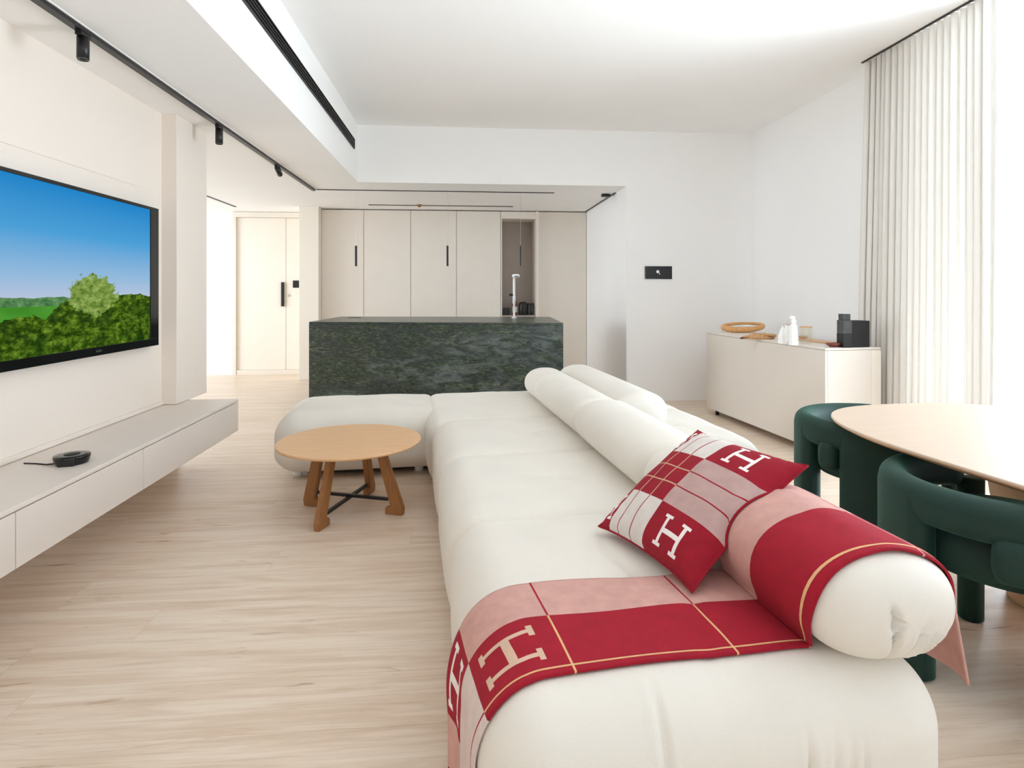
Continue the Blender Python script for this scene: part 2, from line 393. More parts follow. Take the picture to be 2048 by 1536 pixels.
def window(name, a, b, ax, nm):
    """frame + mullions + glass in an opening; ax = 0 when the window lies in the plane x = const"""
    t = bpy.data.objects.new(name, None); COL.objects.link(t); t['kind'] = 'structure'
    w = .05; bm = bmesh.new(); j = 1-ax
    lo, hi = a[j], b[j]
    def bar(u0, u1, z0, z1):
        p = [0, 0, z0]; q = [0, 0, z1]; p[ax] = a[ax]; q[ax] = b[ax]; p[j] = u0; q[j] = u1; bx(bm, p, q)
    bar(lo, hi, a[2], a[2]+w); bar(lo, hi, b[2]-w, b[2])
    for k in range(nm+1):
        c = lo+(hi-lo)*k/nm; c = min(max(c, lo+w/2), hi-w/2); bar(c-w/2, c+w/2, a[2]+w, b[2]-w)
    link('window_frame', bm, 'darkgrey', t)
    bm = bmesh.new(); p = [0, 0, a[2]+w]; q = [0, 0, b[2]-w]; c = (a[ax]+b[ax])/2
    p[ax] = c-.004; q[ax] = c+.004; p[j] = lo+w; q[j] = hi-w; bx(bm, p, q); link('glass', bm, 'glass', t)
window('window_1', (3.28, -1.9, 0), (3.34, 3.95, HZ), 0, 4)
window('window_2', (-1.9, -3.42, 0), (3.1, -3.36, 2.75), 1, 4)
window('window_3', (-5.3, 5.2, 0), (-5.25, 8.7, LZ), 0, 2)

# ================================================================ ceiling fittings
def box_thing(name, label, cat, a, b, m, bev=0, group=None):
    return tag(box(name, a, b, m, None, bev), label, cat, group)
t = thing('ceiling_light_track', 'black magnetic lighting track running along the low left ceiling', 'light track', (-1.645, 4.6, LZ))
box('track_rail', (-.018, -7.8, -.022), (.018, 2.30, 0), 'black', t)
box('track_lip', (-.026, -7.8, -.004), (.026, 2.30, 0), 'white', t)
t = thing('ceiling_light_track', 'thin black track slot across the ceiling over the stone island', 'light track', (0, 6.915, LZ))
box('track_rail', (-1.62, -.012, -.007), (1.08, .012, 0), 'black', t)
box_thing('ceiling_slot_vent', 'thin brown slot vent in the ceiling in front of the beige cabinets', 'vent', (-1.22, 8.06, LZ-.006), (.70, 8.10, LZ), 'black')
t = thing('ceiling_sensor', 'tiny bronze sensor at the middle of the kitchen ceiling slot', 'sensor', (-.55, 8.02, LZ))
bm = bmesh.new(); lathe(bm, [(0, -.03), (.02, -.028), (.03, -.012), (.035, 0)], 20); link('sensor_dome', bm, 'walnut', t, True)
bm = bmesh.new(); lathe(bm, [(0, -.034), (.01, -.033), (.01, -.028)], 16); link('sensor_lens', bm, 'black', t, True)
def spot(y, z1, label, tilt=0, L=None):
    t = thing('track_spotlight', label, 'spotlight', (-1.645, y, LZ-.02), 0, 'black track spotlights on the left ceiling')
    bm = bmesh.new(); bx(bm, (-.014, -.035, -.02), (.014, .035, 0), .002); link('adapter', bm, 'black', t)
    L = L or (LZ-.02-z1-.02)
    R = Matrix.Rotation(tilt, 4, 'X') @ Matrix.Translation((0, 0, -L/2)) if tilt else Matrix.Translation((0, 0, -L/2))
    bm = bmesh.new(); cyl(bm, (0, 0, L/2), (0, 0, -L/2+.006), .024, n=32)
    for v in bm.verts: v.co = Matrix.Translation((0, 0, -.02)) @ R @ v.co
    for e in bm.edges: e.smooth = True
    o = link('lamp_housing', bm, 'black', t, True)
    o.data.shade_smooth()
    bm = bmesh.new(); lathe(bm, [(.024, -L/2+.006), (.021, -L/2), (.018, -L/2+.004), (0, -L/2+.01)], 24)
    for v in bm.verts: v.co = Matrix.Translation((0, 0, -.02)) @ R @ v.co
    link('lamp_lens', bm, 'darkgrey', t, True)
spot(2.77, 2.21, 'nearest black cylinder spotlight hanging from the left track')
spot(4.25, 2.205, 'middle black cylinder spotlight on the left track')
spot(5.55, 2.25, 'short tilted black spotlight farthest along the left track', tilt=math.radians(62), L=.10)
t = thing('corner_spotlight', 'small black spotlight in the ceiling corner right of the island', 'spotlight', (1.70, 6.95, LZ))
bm = bmesh.new(); bx(bm, (-.05, -.03, -.035), (.05, .03, -.006), .004); link('lamp_housing', bm, 'black', t)
bm = bmesh.new(); cyl(bm, (0, 0, -.006), (0, 0, 0), .02); link('mount', bm, 'black', t)
# added fill light to brighten the kitchen, hidden behind the unlit track's front lip
area('kitchen_fill_light', (-.27, 6.945, 2.3485), (0, 0, 0), 2.6, .03, 4.5, (.92, .95, 1))
# long slot diffuser in the upright face of the bulkhead
t = thing('linear_air_diffuser', 'long dark slot air grille in the bright upright bulkhead face', 'vent', (-1.08, 1.5, 2.69))
bm = bmesh.new()
for z0, z1 in ((-.05, -.043), (.043, .05)): bx(bm, (0, -4.6, z0), (.012, 4.68, z1))
bx(bm, (0, 4.672, -.05), (.012, 4.68, .05)); link('frame', bm, 'blackmatte', t)
box('backing', (0, -4.6, -.043), (.003, 4.672, .043), 'black', t)
bm = bmesh.new()
for z in (-.022, .0, .022): bx(bm, (.002, -4.6, z-.0035), (.010, 4.672, z+.0035))
link('slat', bm, 'blackmatte', t)
# pendants over the island
for i, (x, z1, z0, r, lab) in enumerate(((-1.187, 1.727, 1.495, .013, 'leftmost slim black tube pendant over the island'),
        (-.155, 1.734, 1.499, .012, 'middle slim black tube pendant over the island'),
        (.688, 1.74, 1.502, .008, 'rightmost and thinnest tube pendant, in front of the niche'))):
    t = thing('tube_pendant', lab, 'pendant lamp', (x, 6.93, LZ-.008), 0, 'slim tube pendants over the island')
    bm = bmesh.new(); cyl(bm, (0, 0, 0), (0, 0, z1-LZ), .0016, n=8); link('cord', bm, 'mirrorpanel', t)
    bm = bmesh.new(); cyl(bm, (0, 0, z1-LZ), (0, 0, z0-LZ), r, n=20); link('lamp_shade', bm, 'black', t)

# ================================================================ TV wall
t = thing('television', 'large flat television showing a green landscape under blue sky', 'television', (-1.93, 2.36, .868))
bm = bmesh.new(); bx(bm, (.0, 0, 0), (.05, 1.542, .845), .004); link('tv_body', bm, 'blackgloss', t)
b_ = .03
bm = bmesh.new()
for a, b in (((.05, 0, 0), (.058, 1.542, .045)), ((.05, 0, .845-.018), (.058, 1.542, .845)), ((.05, 0, .045), (.058, .03, .827)), ((.05, 1.542-.095, .045), (.058, 1.542, .827))):
    bx(bm, a, b, .001)
link('bezel', bm, 'blackgloss', t)
sc_ = box('screen', (0, 0, 0), (.002, 1.417, .782), 'screen', t); sc_.location = (.0505, .03, .045)
bm = bmesh.new()
for k, (w, h) in enumerate(((.008, .012), (.009, .007), (.007, .014), (.008, .009))): bx(bm, (.058, .90+k*.013, .018), (.0588, .90+k*.013+w, .018+h))
link('logo', bm, 'mirrorpanel', t)
# floating bench
t = thing('floating_tv_bench', 'long greige wall-hung media bench with drawer fronts under the television', 'tv bench', (-1.93, 0, 0))
bench = t
box('body', (.0, -2.6, .252), (.392, 4.245, .448), 'lacquer', t)
bm = bmesh.new(); bx(bm, (.0, -2.6, .448), (.412, 4.25, .466), .003); link('top_panel', bm, 'lacquer', t)
ys = [-2.6, -1.12, .36, 1.845, 3.0, 4.25]
ys = [-2.6, -1.3, -.0, 2.19-.0, 3.02, 4.25]
for y0, y1 in zip(ys, ys[1:]):
    bm = bmesh.new(); bx(bm, (.392, y0+.002, .25), (.412, y1-.002, .444), .0015); link('drawer_front', bm, 'lacquer', t)
t = thing('media_box', 'flat black media player lying on the bench below the television', 'media box', (-1.66, 2.72, .466), .2)
bm = bmesh.new(); lathe(bm, [(0, 0), (.058, 0), (.062, .008), (.068, .030), (.066, .036), (.05, .038), (0, .038)], 36); link('body', bm, 'blackgloss', t, True)
bm = bmesh.new(); lathe(bm, [(.030, .0375), (.030, .040), (0, .040)], 30); link('top_cap', bm, 'blackmatte', t, True)
bm = bmesh.new(); tube(bm, [(-.05, -.02, .006), (-.09, -.01, .003), (-.14, .02, .003), (-.19, .04, .003)], .003, 8); link('cable', bm, 'black', t, True)
bm = bmesh.new(); bx(bm, (-.03, -.066, .0), (.03, -.056, .030), .003); link('front_port', bm, 'blackmatte', t)

# ================================================================ entrance
t = bpy.data.objects.new('door_1', None); COL.objects.link(t); t['kind'] = 'structure'
bm = bmesh.new()
bx(bm, (-3.27, 8.93, .0), (-3.225, 9.1, 2.345)); bx(bm, (-3.225, 8.93, 2.27), (-2.183, 9.1, 2.345)); link('door_frame', bm, 'cab', t)
box('door_leaf', (-3.222, 8.965, .07), (-2.537, 9.01, 2.267), 'door', t)
box('side_panel', (-2.531, 8.965, .07), (-2.185, 9.01, 2.267), 'door', t)
box('threshold', (-3.225, 8.94, 0), (-2.185, 9.05, .068), 'cab', t)
bm = bmesh.new(); bx(bm, (-2.595, 8.93, .985), (-2.555, 8.966, 1.335), .004); link('door_handle', bm, 'black', t)
bm = bmesh.new(); cyl(bm, (-2.49, 8.966, 1.14), (-2.49, 8.955, 1.14), .014); link('lock_cylinder', bm, 'mirrorpanel', t)
box_thing('wall_control_panel', 'small square black control panel beside the entrance door', 'control panel', (-2.435, 8.953, 1.255), (-2.335, 8.966, 1.36), 'black', .003)

# ================================================================ kitchen cabinets
CY = 8.50
xs = [-1.925, -1.35, -.703, -.063, .562, 1.10, 1.80]
labs = ['leftmost tall beige cabinet, next to the cream column', 'second tall beige cabinet from the left behind the island',
        'third tall beige cabinet from the left behind the island', 'tall beige cabinet directly left of the dark niche']
for i in range(4):
    x0, x1 = xs[i], xs[i+1]
    t = thing('tall_cabinet', labs[i], 'cabinet', ((x0+x1)/2, CY, 0), 0, 'tall beige cabinets behind the island')
    w = (x1-x0)/2
    box('carcass', (-w+.001, .022, .0), (w-.001, .54, 2.335), 'cab', t)
    bm = bmesh.new(); bx(bm, (-w+.003, 0, .08), (w-.003, .02, 2.335), .001); link('cabinet_door', bm, 'cab', t)
    box('plinth', (-w+.002, .03, 0), (w-.002, .05, .08), 'plinth', t)
t = thing('niche_cabinet', 'tall open beige cabinet niche with a dark grey inside and worktop', 'cabinet', (.83, CY, 0))
box('side_panel', (-.266, 0, 0), (-.25, .54, 2.335), 'cab', t)
box('side_panel', (.235, -.06, 0), (.268, .54, 2.335), 'cab', t)
box('top_panel', (-.25, .0, 2.235), (.235, .54, 2.335), 'cab', t)
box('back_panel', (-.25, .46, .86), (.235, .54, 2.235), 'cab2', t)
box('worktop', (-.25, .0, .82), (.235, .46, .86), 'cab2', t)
box('cabinet_door', (-.248, .0, .05), (.233, .02, .815), 'cab', t)
box('carcass', (-.25, .022, 0), (.235, .54, .818), 'cab', t)
t = thing('tall_end_cabinet', 'wide plain beige end cabinet right of the dark niche', 'cabinet', (1.45, CY, 0))
box('carcass', (-.348, .022, 0), (.346, .54, 2.335), 'cab', t)
bm = bmesh.new(); bx(bm, (-.346, 0, .08), (.344, .02, 2.335), .001); link('cabinet_door', bm, 'cab', t)
box('plinth', (-.347, .03, 0), (.345, .05, .08), 'plinth', t)
# things in the niche
NZ = .86
box_thing('speaker_box', 'small black box at the left side of the niche', 'box', (.60, 8.58, NZ), (.70, 8.66, NZ+.105), 'black', .004)
t = thing('wine_bottle', 'dark wine bottle with white label standing in the niche', 'bottle', (.775, 8.64, NZ))
bm = bmesh.new(); lathe(bm, [(0, 0), (.034, 0), (.037, .006), (.037, .16), (.030, .19), (.014, .22), (.013, .275), (.015, .277), (.015, .29), (0, .291)], 28); link('bottle_body', bm, 'reddish', t, True)
bm = bmesh.new(); lathe(bm, [(.0376, .04), (.0378, .042), (.0378, .12), (.0376, .122)], 28); link('bottle_label', bm, 'winetext', t, True)
t = thing('coffee_machine', 'rounded black coffee machine inside the niche', 'coffee machine', (.895, 8.63, NZ))
bm = bmesh.new(); lathe(bm, [(0, 0), (.062, 0), (.066, .01), (.064, .15), (.055, .18), (.03, .19), (0, .192)], 32); link('body', bm, 'black', t, True)
bm = bmesh.new(); bx(bm, (-.02, -.085, .10), (.02, -.055, .14), .004); link('spout', bm, 'blackmatte', t)
bm = bmesh.new(); bx(bm, (-.04, -.09, 0), (.04, -.05, .012), .003); link('drip_tray', bm, 'blackmatte', t)
for k, (x, lab) in enumerate(((.982, 'dark glass canister right of the coffee machine'), (1.030, 'dark glass canister against the right side of the niche'))):
    t = thing('glass_canister', lab, 'canister', (x, 8.66, NZ), 0, 'dark canisters in the niche')
    bm = bmesh.new(); lathe(bm, [(0, 0), (.021, 0), (.0225, .004), (.0225, .15), (0, .15)], 24); link('jar', bm, 'darkgrey', t, True)
    bm = bmesh.new(); lathe(bm, [(.0228, .15), (.0228, .168), (0, .17)], 24); link('lid', bm, 'blackmatte', t, True)

# ================================================================ island
def room_at(u, v, z):
    a = (u-1024)/1200; b = -(v-583)/1200
    d = (math.sin(TH)+math.cos(TH)*a, math.cos(TH)-math.sin(TH)*a, b); k = (z-1.2)/b
    return (d[0]*k, d[1]*k)
IT = .90
corners = [(-1.50, 6.09), (.972, 5.66), (1.05, 7.04), (-1.43, 7.36)]
t = thing('kitchen_island', 'dark green veined marble kitchen island behind the sofa', 'kitchen island', (0, 0, 0))
def prism(poly, z0, z1, inset=0):
    bm = bmesh.new()
    cx = sum(p[0] for p in poly)/len(poly); cy = sum(p[1] for p in poly)/len(poly)
    pl = [(p[0]+(cx-p[0])*inset, p[1]+(cy-p[1])*inset) for p in poly]
    lo = [bm.verts.new((x, y, z0)) for x, y in pl]; hi = [bm.verts.new((x, y, z1)) for x, y in pl]
    bm.faces.new(hi); bm.faces.new(lo[::-1]); n = len(pl)
    for i in range(n): bm.faces.new((lo[i], lo[(i+1) % n], hi[(i+1) % n], hi[i]))
    return bm
bm = prism(corners, 0, IT-.022); link('marble_front', bm, 'marble', t)
bm = prism(corners, IT-.0205, IT); bmesh.ops.bevel(bm, geom=bm.edges[:], offset=.002, segments=2, affect='EDGES'); link('worktop', bm, 'marble', t)
box('sink_slot', (-1.28, 6.95, IT), (-1.14, 7.0, IT+.004), 'black', t)
t = thing('kitchen_tap', 'tall white tap with a flat round head on the island', 'tap', (.60, 6.78, IT))
bm = bmesh.new(); lathe(bm, [(0, 0), (.03, 0), (.03, .008), (.012, .012), (.012, .16), (.017, .165), (.017, .25), (.014, .255), (.013, .46), (0, .46)], 24); link('tap_post', bm, 'white', t, True)
bm = bmesh.new(); lathe(bm, [(0, .455), (.03, .457), (.045, .47), (.045, .485), (.03, .495), (0, .497)], 28, (.02, -.01, 0)); link('tap_head', bm, 'white', t, True)
bm = bmesh.new(); bx(bm, (.0, -.057, .466), (.045, -.05, .474)); link('spout_slot', bm, 'black', t)
bm = bmesh.new(); cyl(bm, (-.015, 0, .26), (-.055, 0, .265), .014, .016, 16); link('tap_lever', bm, 'black', t, True)

# ================================================================ wall control on the back wall
t = thing('wall_touch_panel', 'rectangular black touch panel on the white back wall', 'control panel', (2.155, 6.42, 1.407))
bm = bmesh.new(); bx(bm, (-.152, -.012, -.07), (.152, 0, .07), .003); link('panel_frame', bm, 'blackgloss', t)
box('panel_screen', (-.142, -.0135, -.06), (.142, -.0118, .06), 'blackmatte', t)
bm = bmesh.new(); lathe(bm, [(0, 0), (.017, 0), (.017, .003), (0, .003)], 20)
for v in bm.verts: v.co = Vector((v.co.x-.01, -.0136-v.co.z, v.co.y+.01))
bx(bm, (.006, -.0155, -.022), (.013, -.0136, -.004)); link('display_icon', bm, 'white', t)

# ================================================================ curtains
def drape(name, y0, y1, x, amp, waves, z0, z1, material, parent, flare=0, seed=1):
    rnd = random.Random(seed); bm = bmesh.new(); n = waves*16; m = 14
    ph = [rnd.uniform(-.5, .5) for _ in range(waves+2)]; am = [rnd.uniform(.6, 1.25) for _ in range(waves+2)]
    rows = []
    for k in range(m+1):
        z = z0+(z1-z0)*k/m; f = 1-k/m; row = []
        for i in range(n+1):
            s = i/n*waves; w = int(min(s, waves-1)); fr = s-w
            y = y0+(y1-y0)*i/n
            a = am[w]*(1-fr)+am[w+1]*fr; p = ph[w]*(1-fr)+ph[w+1]*fr
            th = 2*PI*(s)+p*(.6+f*.9)
            xx = x+amp*a*(.75+.35*f)*math.sin(th)+.008*math.sin(3*th+k*.2)
            yy = y+(.35*(y1-y0)/waves)*math.sin(2*th)*-.5+flare*f*(i/n)**2*(1 if y1 > y0 else -1)
            row.append(bm.verts.new((xx, yy, z)))
        rows.append(row)
    for A, B in zip(rows, rows[1:]):
        for i in range(n): bm.faces.new((A[i], A[i+1], B[i+1], B[i]))
    return link(name, bm, material, parent, True)
t = thing('linen_curtain', 'off-white pleated floor length curtain right of the sideboard', 'curtain')
drape('fabric', 3.24, 4.33, 3.10, .036, 19, .015, 2.949, 'curtain', t, .10, 3)
t = thing('sheer_curtain', 'bright white sheer curtain across the window at the right edge', 'curtain')
drape('fabric', -1.85, 3.40, 3.17, .030, 46, .015, 2.949, 'sheer', t, 0, 8)
box_thing('curtain_track', 'thin dark curtain track along the ceiling above the curtains', 'curtain track', (3.045, -1.9, HZ-.008), (3.062, 4.34, HZ), 'black')

# ================================================================ sideboard and what stands on it
sb_o = Vector((2.56, 4.03, 0)); SR = math.radians(4.4)
t = thing('sideboard', 'low beige lacquered sideboard against the right wall', 'sideboard', sb_o, SR)
bm = bmesh.new(); bx(bm, (0.02, .0, .055), (.44, 1.74, .782)); link('body', bm, 'side', t)
for k, (y0, y1) in enumerate(((0, .87), (.87, 1.74))):
    bm = bmesh.new(); bx(bm, (0, y0+.0004, .055), (.019, y1-.0004, .782), .0004); link('cabinet_door', bm, 'side', t)
bm = bmesh.new(); bx(bm, (0, 0, .784), (.44, 1.74, .8), .002); link('top_panel', bm, 'side', t)
box('end_recess', (.365, -.003, .055), (.44, .0, .78), 'cab', t)
for x, y in ((.05, .12), (.05, 1.62), (.39, .12), (.39, 1.62)):
    bm = bmesh.new(); cyl(bm, (x, y, 0), (x, y, .055), .018, n=16); link('caster', bm, 'black', t, True)
def onside(u, v, label, name, cat, group=None, z=.8):
    x, y = room_at(u, v, z); return thing(name, label, cat, (x, y, z), 0, group)
# bent wood ring bowl
t = onside(1486, 664, 'open loop shaped bent wood bowl at the far end of the sideboard', 'wooden_bowl', 'bowl')
bm = bmesh.new(); pts = []
for k in range(60):
    a = 2*PI*k/60; pts.append((.20*math.cos(a), .115*math.sin(a), .055+.026*math.sin(a+.5)))
tube(bm, pts, lambda s: (.017+.007*math.sin(s*6.3)**2, .021+.007*math.cos(s*6.3+2)), 12, True); link('rim', bm, 'bentwood', t, True)
bm = bmesh.new(); tube(bm, [(-.15, -.06, .024), (-.05, -.05, .0175), (.06, -.04, .0175), (.15, .0, .022), (.19, .02, .055)], .014, 10); link('base_band', bm, 'bentwood', t, True)
t = onside(1517, 678, 'dried woven leaf fan lying beside the bent wood bowl', 'woven_leaf', 'ornament')
bm = bmesh.new()
for k in range(9):
    a = -.7+k*.18; p = [(-.10, .0, .012), (0, .02*math.sin(a*2), .03), (.10*math.cos(a*.6), .07*math.sin(a), .022+.004*(k % 2))]
    tube(bm, [Vector(q)*1.35 for q in p], lambda s: (.015*(1-s*.3), .007), 8)
link('leaf_blades', bm, 'rope', t, True)
bm = bmesh.new(); lathe(bm, [(0, 0), (.07, .0), (.085, .014), (.07, .036), (.03, .048), (0, .05)], 30, (.02, 0, 0), 1.5, .6)
for v in bm.verts: v.co.z += .004*math.sin(v.co.x*260)*(v.co.z > .01)
link('woven_base', bm, 'rope', t, True)
bm = bmesh.new(); tube(bm, [(-.16, -.01, .008), (-.12, 0, .012), (-.09, 0, .014)], .009, 10); link('stem', bm, 'reddish', t, True)
# white houses / stones
t = onside(1565, 687, 'leftmost pointed white ceramic ornament on the sideboard', 'ceramic_ornament', 'ornament', 'white ceramic ornaments')
bm = bmesh.new(); lathe(bm, [(0, 0), (.036, 0), (.034, .06), (.020, .105), (.006, .125), (0, .127)], 6); link('body', bm, 'white', t)
bm = bmesh.new(); lathe(bm, [(0, .12), (.008, .127), (0, .14)], 8); link('tip', bm, 'white', t)
t = onside(1576, 682, 'middle white ceramic ornament with a rounded pinkish top', 'ceramic_ornament', 'ornament', 'white ceramic ornaments')
bm = bmesh.new(); lathe(bm, [(0, 0), (.034, 0), (.030, .10), (.024, .125), (0, .13)], 8); link('body', bm, 'white', t)
bm = bmesh.new(); lathe(bm, [(0, .125), (.016, .130), (.018, .145), (0, .165)], 12); link('top', bm, 'lightwool', t, True)
t = onside(1587, 690, 'tallest white ceramic ornament topped by a bird shaped lump', 'ceramic_ornament', 'ornament', 'white ceramic ornaments')
bm = bmesh.new(); lathe(bm, [(0, 0), (.036, 0), (.026, .15), (.018, .155), (0, .156)], 8); link('body', bm, 'white', t)
bm = bmesh.new(); lathe(bm, [(0, .15), (.016, .155), (.022, .175), (.014, .195), (0, .20)], 14); bmesh.ops.create_icosphere(bm, subdivisions=2, radius=.018, matrix=Matrix.Translation((-.010, 0, .205)) @ Matrix.Diagonal((1.3, .9, .8, 1))); link('bird', bm, 'white', t, True)
# glass and boards
t = onside(1612, 687, 'thin amber rimmed glass tumbler standing on the sideboard', 'glass_tumbler', 'glass')
bm = bmesh.new(); lathe(bm, [(0, .002), (.043, .002), (.045, .006), (.045, .128), (.0435, .128), (.0425, .01), (0, .01)], 40); link('glass', bm, 'jar', t, True)
bm = bmesh.new(); lathe(bm, [(.0452, .124), (.0456, .128), (.0452, .131), (.043, .131), (.043, .124), (.0452, .124)], 40); link('rim', bm, 'goldwool', t, True)
t = onside(1612, 683, 'flat pale wooden board lying behind the tumbler', 'wooden_board', 'tray')
t.location = Vector(t.location)+Vector((.06, -.03, 0)); t.rotation_euler = (0, 0, SR+PI/2)
bm = bmesh.new(); bx(bm, (-.22, -.045, 0), (.19, .045, .014), .005); link('board', bm, 'oakwarm', t)
bm = bmesh.new(); cyl(bm, (.15, 0, .014), (.15, 0, .034), .028, .034, 24); link('candle_cup', bm, 'rope', t, True)
t = onside(1668, 694, 'shallow dark red leaf dish in front of the black box', 'leaf_dish', 'dish')
bm = bmesh.new(); lathe(bm, [(0, .002), (.03, .002), (.055, .018), (.06, .03), (.056, .03), (.03, .010), (0, .008)], 30, (0, 0, 0), 1, .6); link('dish', bm, 'reddish', t, True)
bm = bmesh.new(); lathe(bm, [(0, .012), (.02, .013), (.028, .018), (.018, .024), (0, .026)], 20, (.02, 0, 0)); link('copper_petal', bm, 'copper', t, True)
t = onside(1712, 700, 'black box shaped diffuser with a short grey cap', 'black_diffuser', 'diffuser')
t.rotation_euler = (0, 0, SR); t.location = sb_o+Vector((math.cos(SR)*.265-math.sin(SR)*.02, math.sin(SR)*.265+math.cos(SR)*.02, .8))
bm = bmesh.new(); bx(bm, (-.045, .0, 0), (.105, .11, .19), .004); link('body', bm, 'blackmatte', t)
bm = bmesh.new(); bx(bm, (-.113, -.012, 0), (-.046, .06, .195), .003); link('grey_column', bm, 'darkgrey', t)
bm = bmesh.new(); bx(bm, (-.114, -.013, .0), (-.045, .061, .10), .003); link('lower_sleeve', bm, 'blackmatte', t)
bm = bmesh.new(); bx(bm, (-.108, -.004, .195), (-.052, .052, .24), .004); link('cap', bm, 'darkgrey', t)

# ================================================================ coffee table
cx, cy = c2r(-.894, 3.31)
t = thing('coffee_table', 'round pale oak coffee table with four slanted legs', 'coffee table', (cx, cy, 0), -TH)
bm = bmesh.new(); lathe(bm, [(0, .362), (.36, .362), (.384, .370), (.387, .378), (.384, .384), (0, .384)], 96); o = link('table_top', bm, 'oakwarm', t, False)
for p in o.data.polygons: p.use_smooth = abs(p.normal.z) < .9
for k, (fx, fy) in enumerate(((-.076, -.29), (.05, .28), (.285, -.08), (-.245, .06))):
    a = math.atan2(fy, fx); bm = bmesh.new()
    rf = math.hypot(fx, fy)+.03
    prof = [(rf-.005, 0), (rf-.105, 0), (rf-.105, .035), (rf-.075, .045), (.155, .362), (.205, .362), (rf, .035)]
    th = .017; A = []; B = []
    for r, z in prof:
        A.append(bm.verts.new((r, -th, z))); B.append(bm.verts.new((r, th, z)))
    bm.faces.new(A); bm.faces.new(B[::-1])
    for i in range(len(prof)):
        j = (i+1) % len(prof); bm.faces.new((A[i], B[i], B[j], A[j]))
    bmesh.ops.recalc_face_normals(bm, faces=bm.faces[:])
    bmesh.ops.bevel(bm, geom=bm.edges[:], offset=.004, segments=2, affect='EDGES')
    for v in bm.verts: v.co = Matrix.Rotation(a, 3, 'Z') @ v.co
    link('leg', bm, 'walnut', t)
a = math.atan2(.28, .05)-math.atan2(-.29, -.076)
for (p, q), z in ((((-.06, -.23), (.04, .22)), .062), (((.225, -.065), (-.19, .045)), .078)):
    bm = bmesh.new(); d = Vector((q[0]-p[0], q[1]-p[1], 0)); L = d.length; ang = math.atan2(d.y, d.x)
    bx(bm, (0, -.009, -.008), (L, .009, .008), .001)
    for v in bm.verts: v.co = Matrix.Translation((p[0], p[1], z)) @ Matrix.Rotation(ang, 4, 'Z') @ v.co
    link('stretcher', bm, 'black', t)

# ================================================================ dining table
t = thing('dining_table', 'large oval pale wood dining table at the right', 'dining table', (2.1707, 1.749, 0), .108)
def ellip(a, b, n=2.0, k=128):
    return [(a*math.copysign(abs(math.cos(s))**(2/n), math.cos(s)), b*math.copysign(abs(math.sin(s))**(2/n), math.sin(s))) for s in (2*PI*i/k for i in range(k))]
def stack(loops):
    bm = bmesh.new(); rs = [[bm.verts.new((x, y, z)) for x, y in ellip(a, b, 2.9)] for a, b, z in loops]
    n = len(rs[0])
    for A, B in zip(rs, rs[1:]):
        for i in range(n): bm.faces.new((A[i], A[(i+1) % n], B[(i+1) % n], B[i]))
    bm.faces.new(rs[-1]); bm.faces.new(rs[0][::-1]); return bm
TA, TB = .632, .98
bm = stack([(TA-.12, TB-.12, .625), (TA-.03, TB-.03, .632), (TA-.006, TB-.006, .645), (TA, TB, .653)]); o = link('table_edge', bm, 'oakedge', t)
for p in o.data.polygons: p.use_smooth = abs(p.normal.z) < .98
bm = stack([(TA, TB, .6532), (TA-.001, TB-.001, .658), (TA-.004, TB-.004, .66)]); link('table_top', bm, 'oaktop', t)
for xx, yy in ((.155, .336), (-.155, -.336)):
    bm = bmesh.new(); lathe(bm, [(0, 0), (.165, 0), (.17, .006), (.25, .60), (.255, .6245), (0, .6245)], 64, (xx, yy, 0)); o = link('pedestal', bm, 'stone_seat', t)
    for p in o.data.polygons: p.use_smooth = abs(p.normal.z) < .9

# ================================================================ green chairs
def arc_pad(r, th, a0, a1, z0, z1, rr, name, parent, nf=18, zfn=None):
    L0, L1 = a0*r, a1*r
    def fn(p, n):
        a = p.x/r; rad = r+p.y; z = p.z
        if zfn: z = z+zfn(a, z)
        return Vector((rad*math.cos(a), rad*math.sin(a), z))
    bm = puffy((L0, -th/2, z0), (L1, th/2, z1), rr, nf, 7, fn)
    bmesh.ops.recalc_face_normals(bm, faces=bm.faces[:])
    return link(name, bm, 'chair', parent, True)
def make_chair(label, x, y, back, sep=45):
    t = thing('green_velvet_chair', label, 'chair', (x, y, 0), back, 'green velvet barrel chairs')
    R = math.radians
    arc_pad(.309, .088, -R(142), R(142), .487, .612, (.044, .044, .044, .044, .045, .045), 'back_band', t, 56)
    for s in (-1, 1):
        c = R(sep)*s
        arc_pad(.310, .092, c-R(27), c+R(27), .0, .600, (.04, .04, .04, .04, .01, .05), 'rear_post', t, 12)
    bm = bmesh.new(); lathe(bm, [(0, .33), (.21, .33), (.25, .342), (.268, .37), (.27, .43), (.262, .465), (.22, .485), (.10, .495), (0, .497)], 56); link('seat', bm, 'chair', t, True)
    for s in (-1, 1):
        bm = bmesh.new(); lathe(bm, [(0, 0), (.036, 0), (.04, .006), (.042, .515), (0, .515)], 28, (-.262, .172*s, 0)); link('front_leg', bm, 'chair', t, True)
    arc_pad(.325, .08, R(sep-27-16), R(sep-27), .39, .525, (.03, .03, .034, .034, .05, .05), 'side_pad', t, 8)
    return t
ax_, ay_ = c2r(1.735, 2.856); make_chair('green velvet barrel chair at the far left end of the dining table', ax_, ay_, math.radians(199)-TH, 41)
ax_, ay_ = c2r(1.58, 1.91); make_chair('nearer green velvet barrel chair tucked under the dining table', ax_, ay_, math.radians(217)-TH, 50)

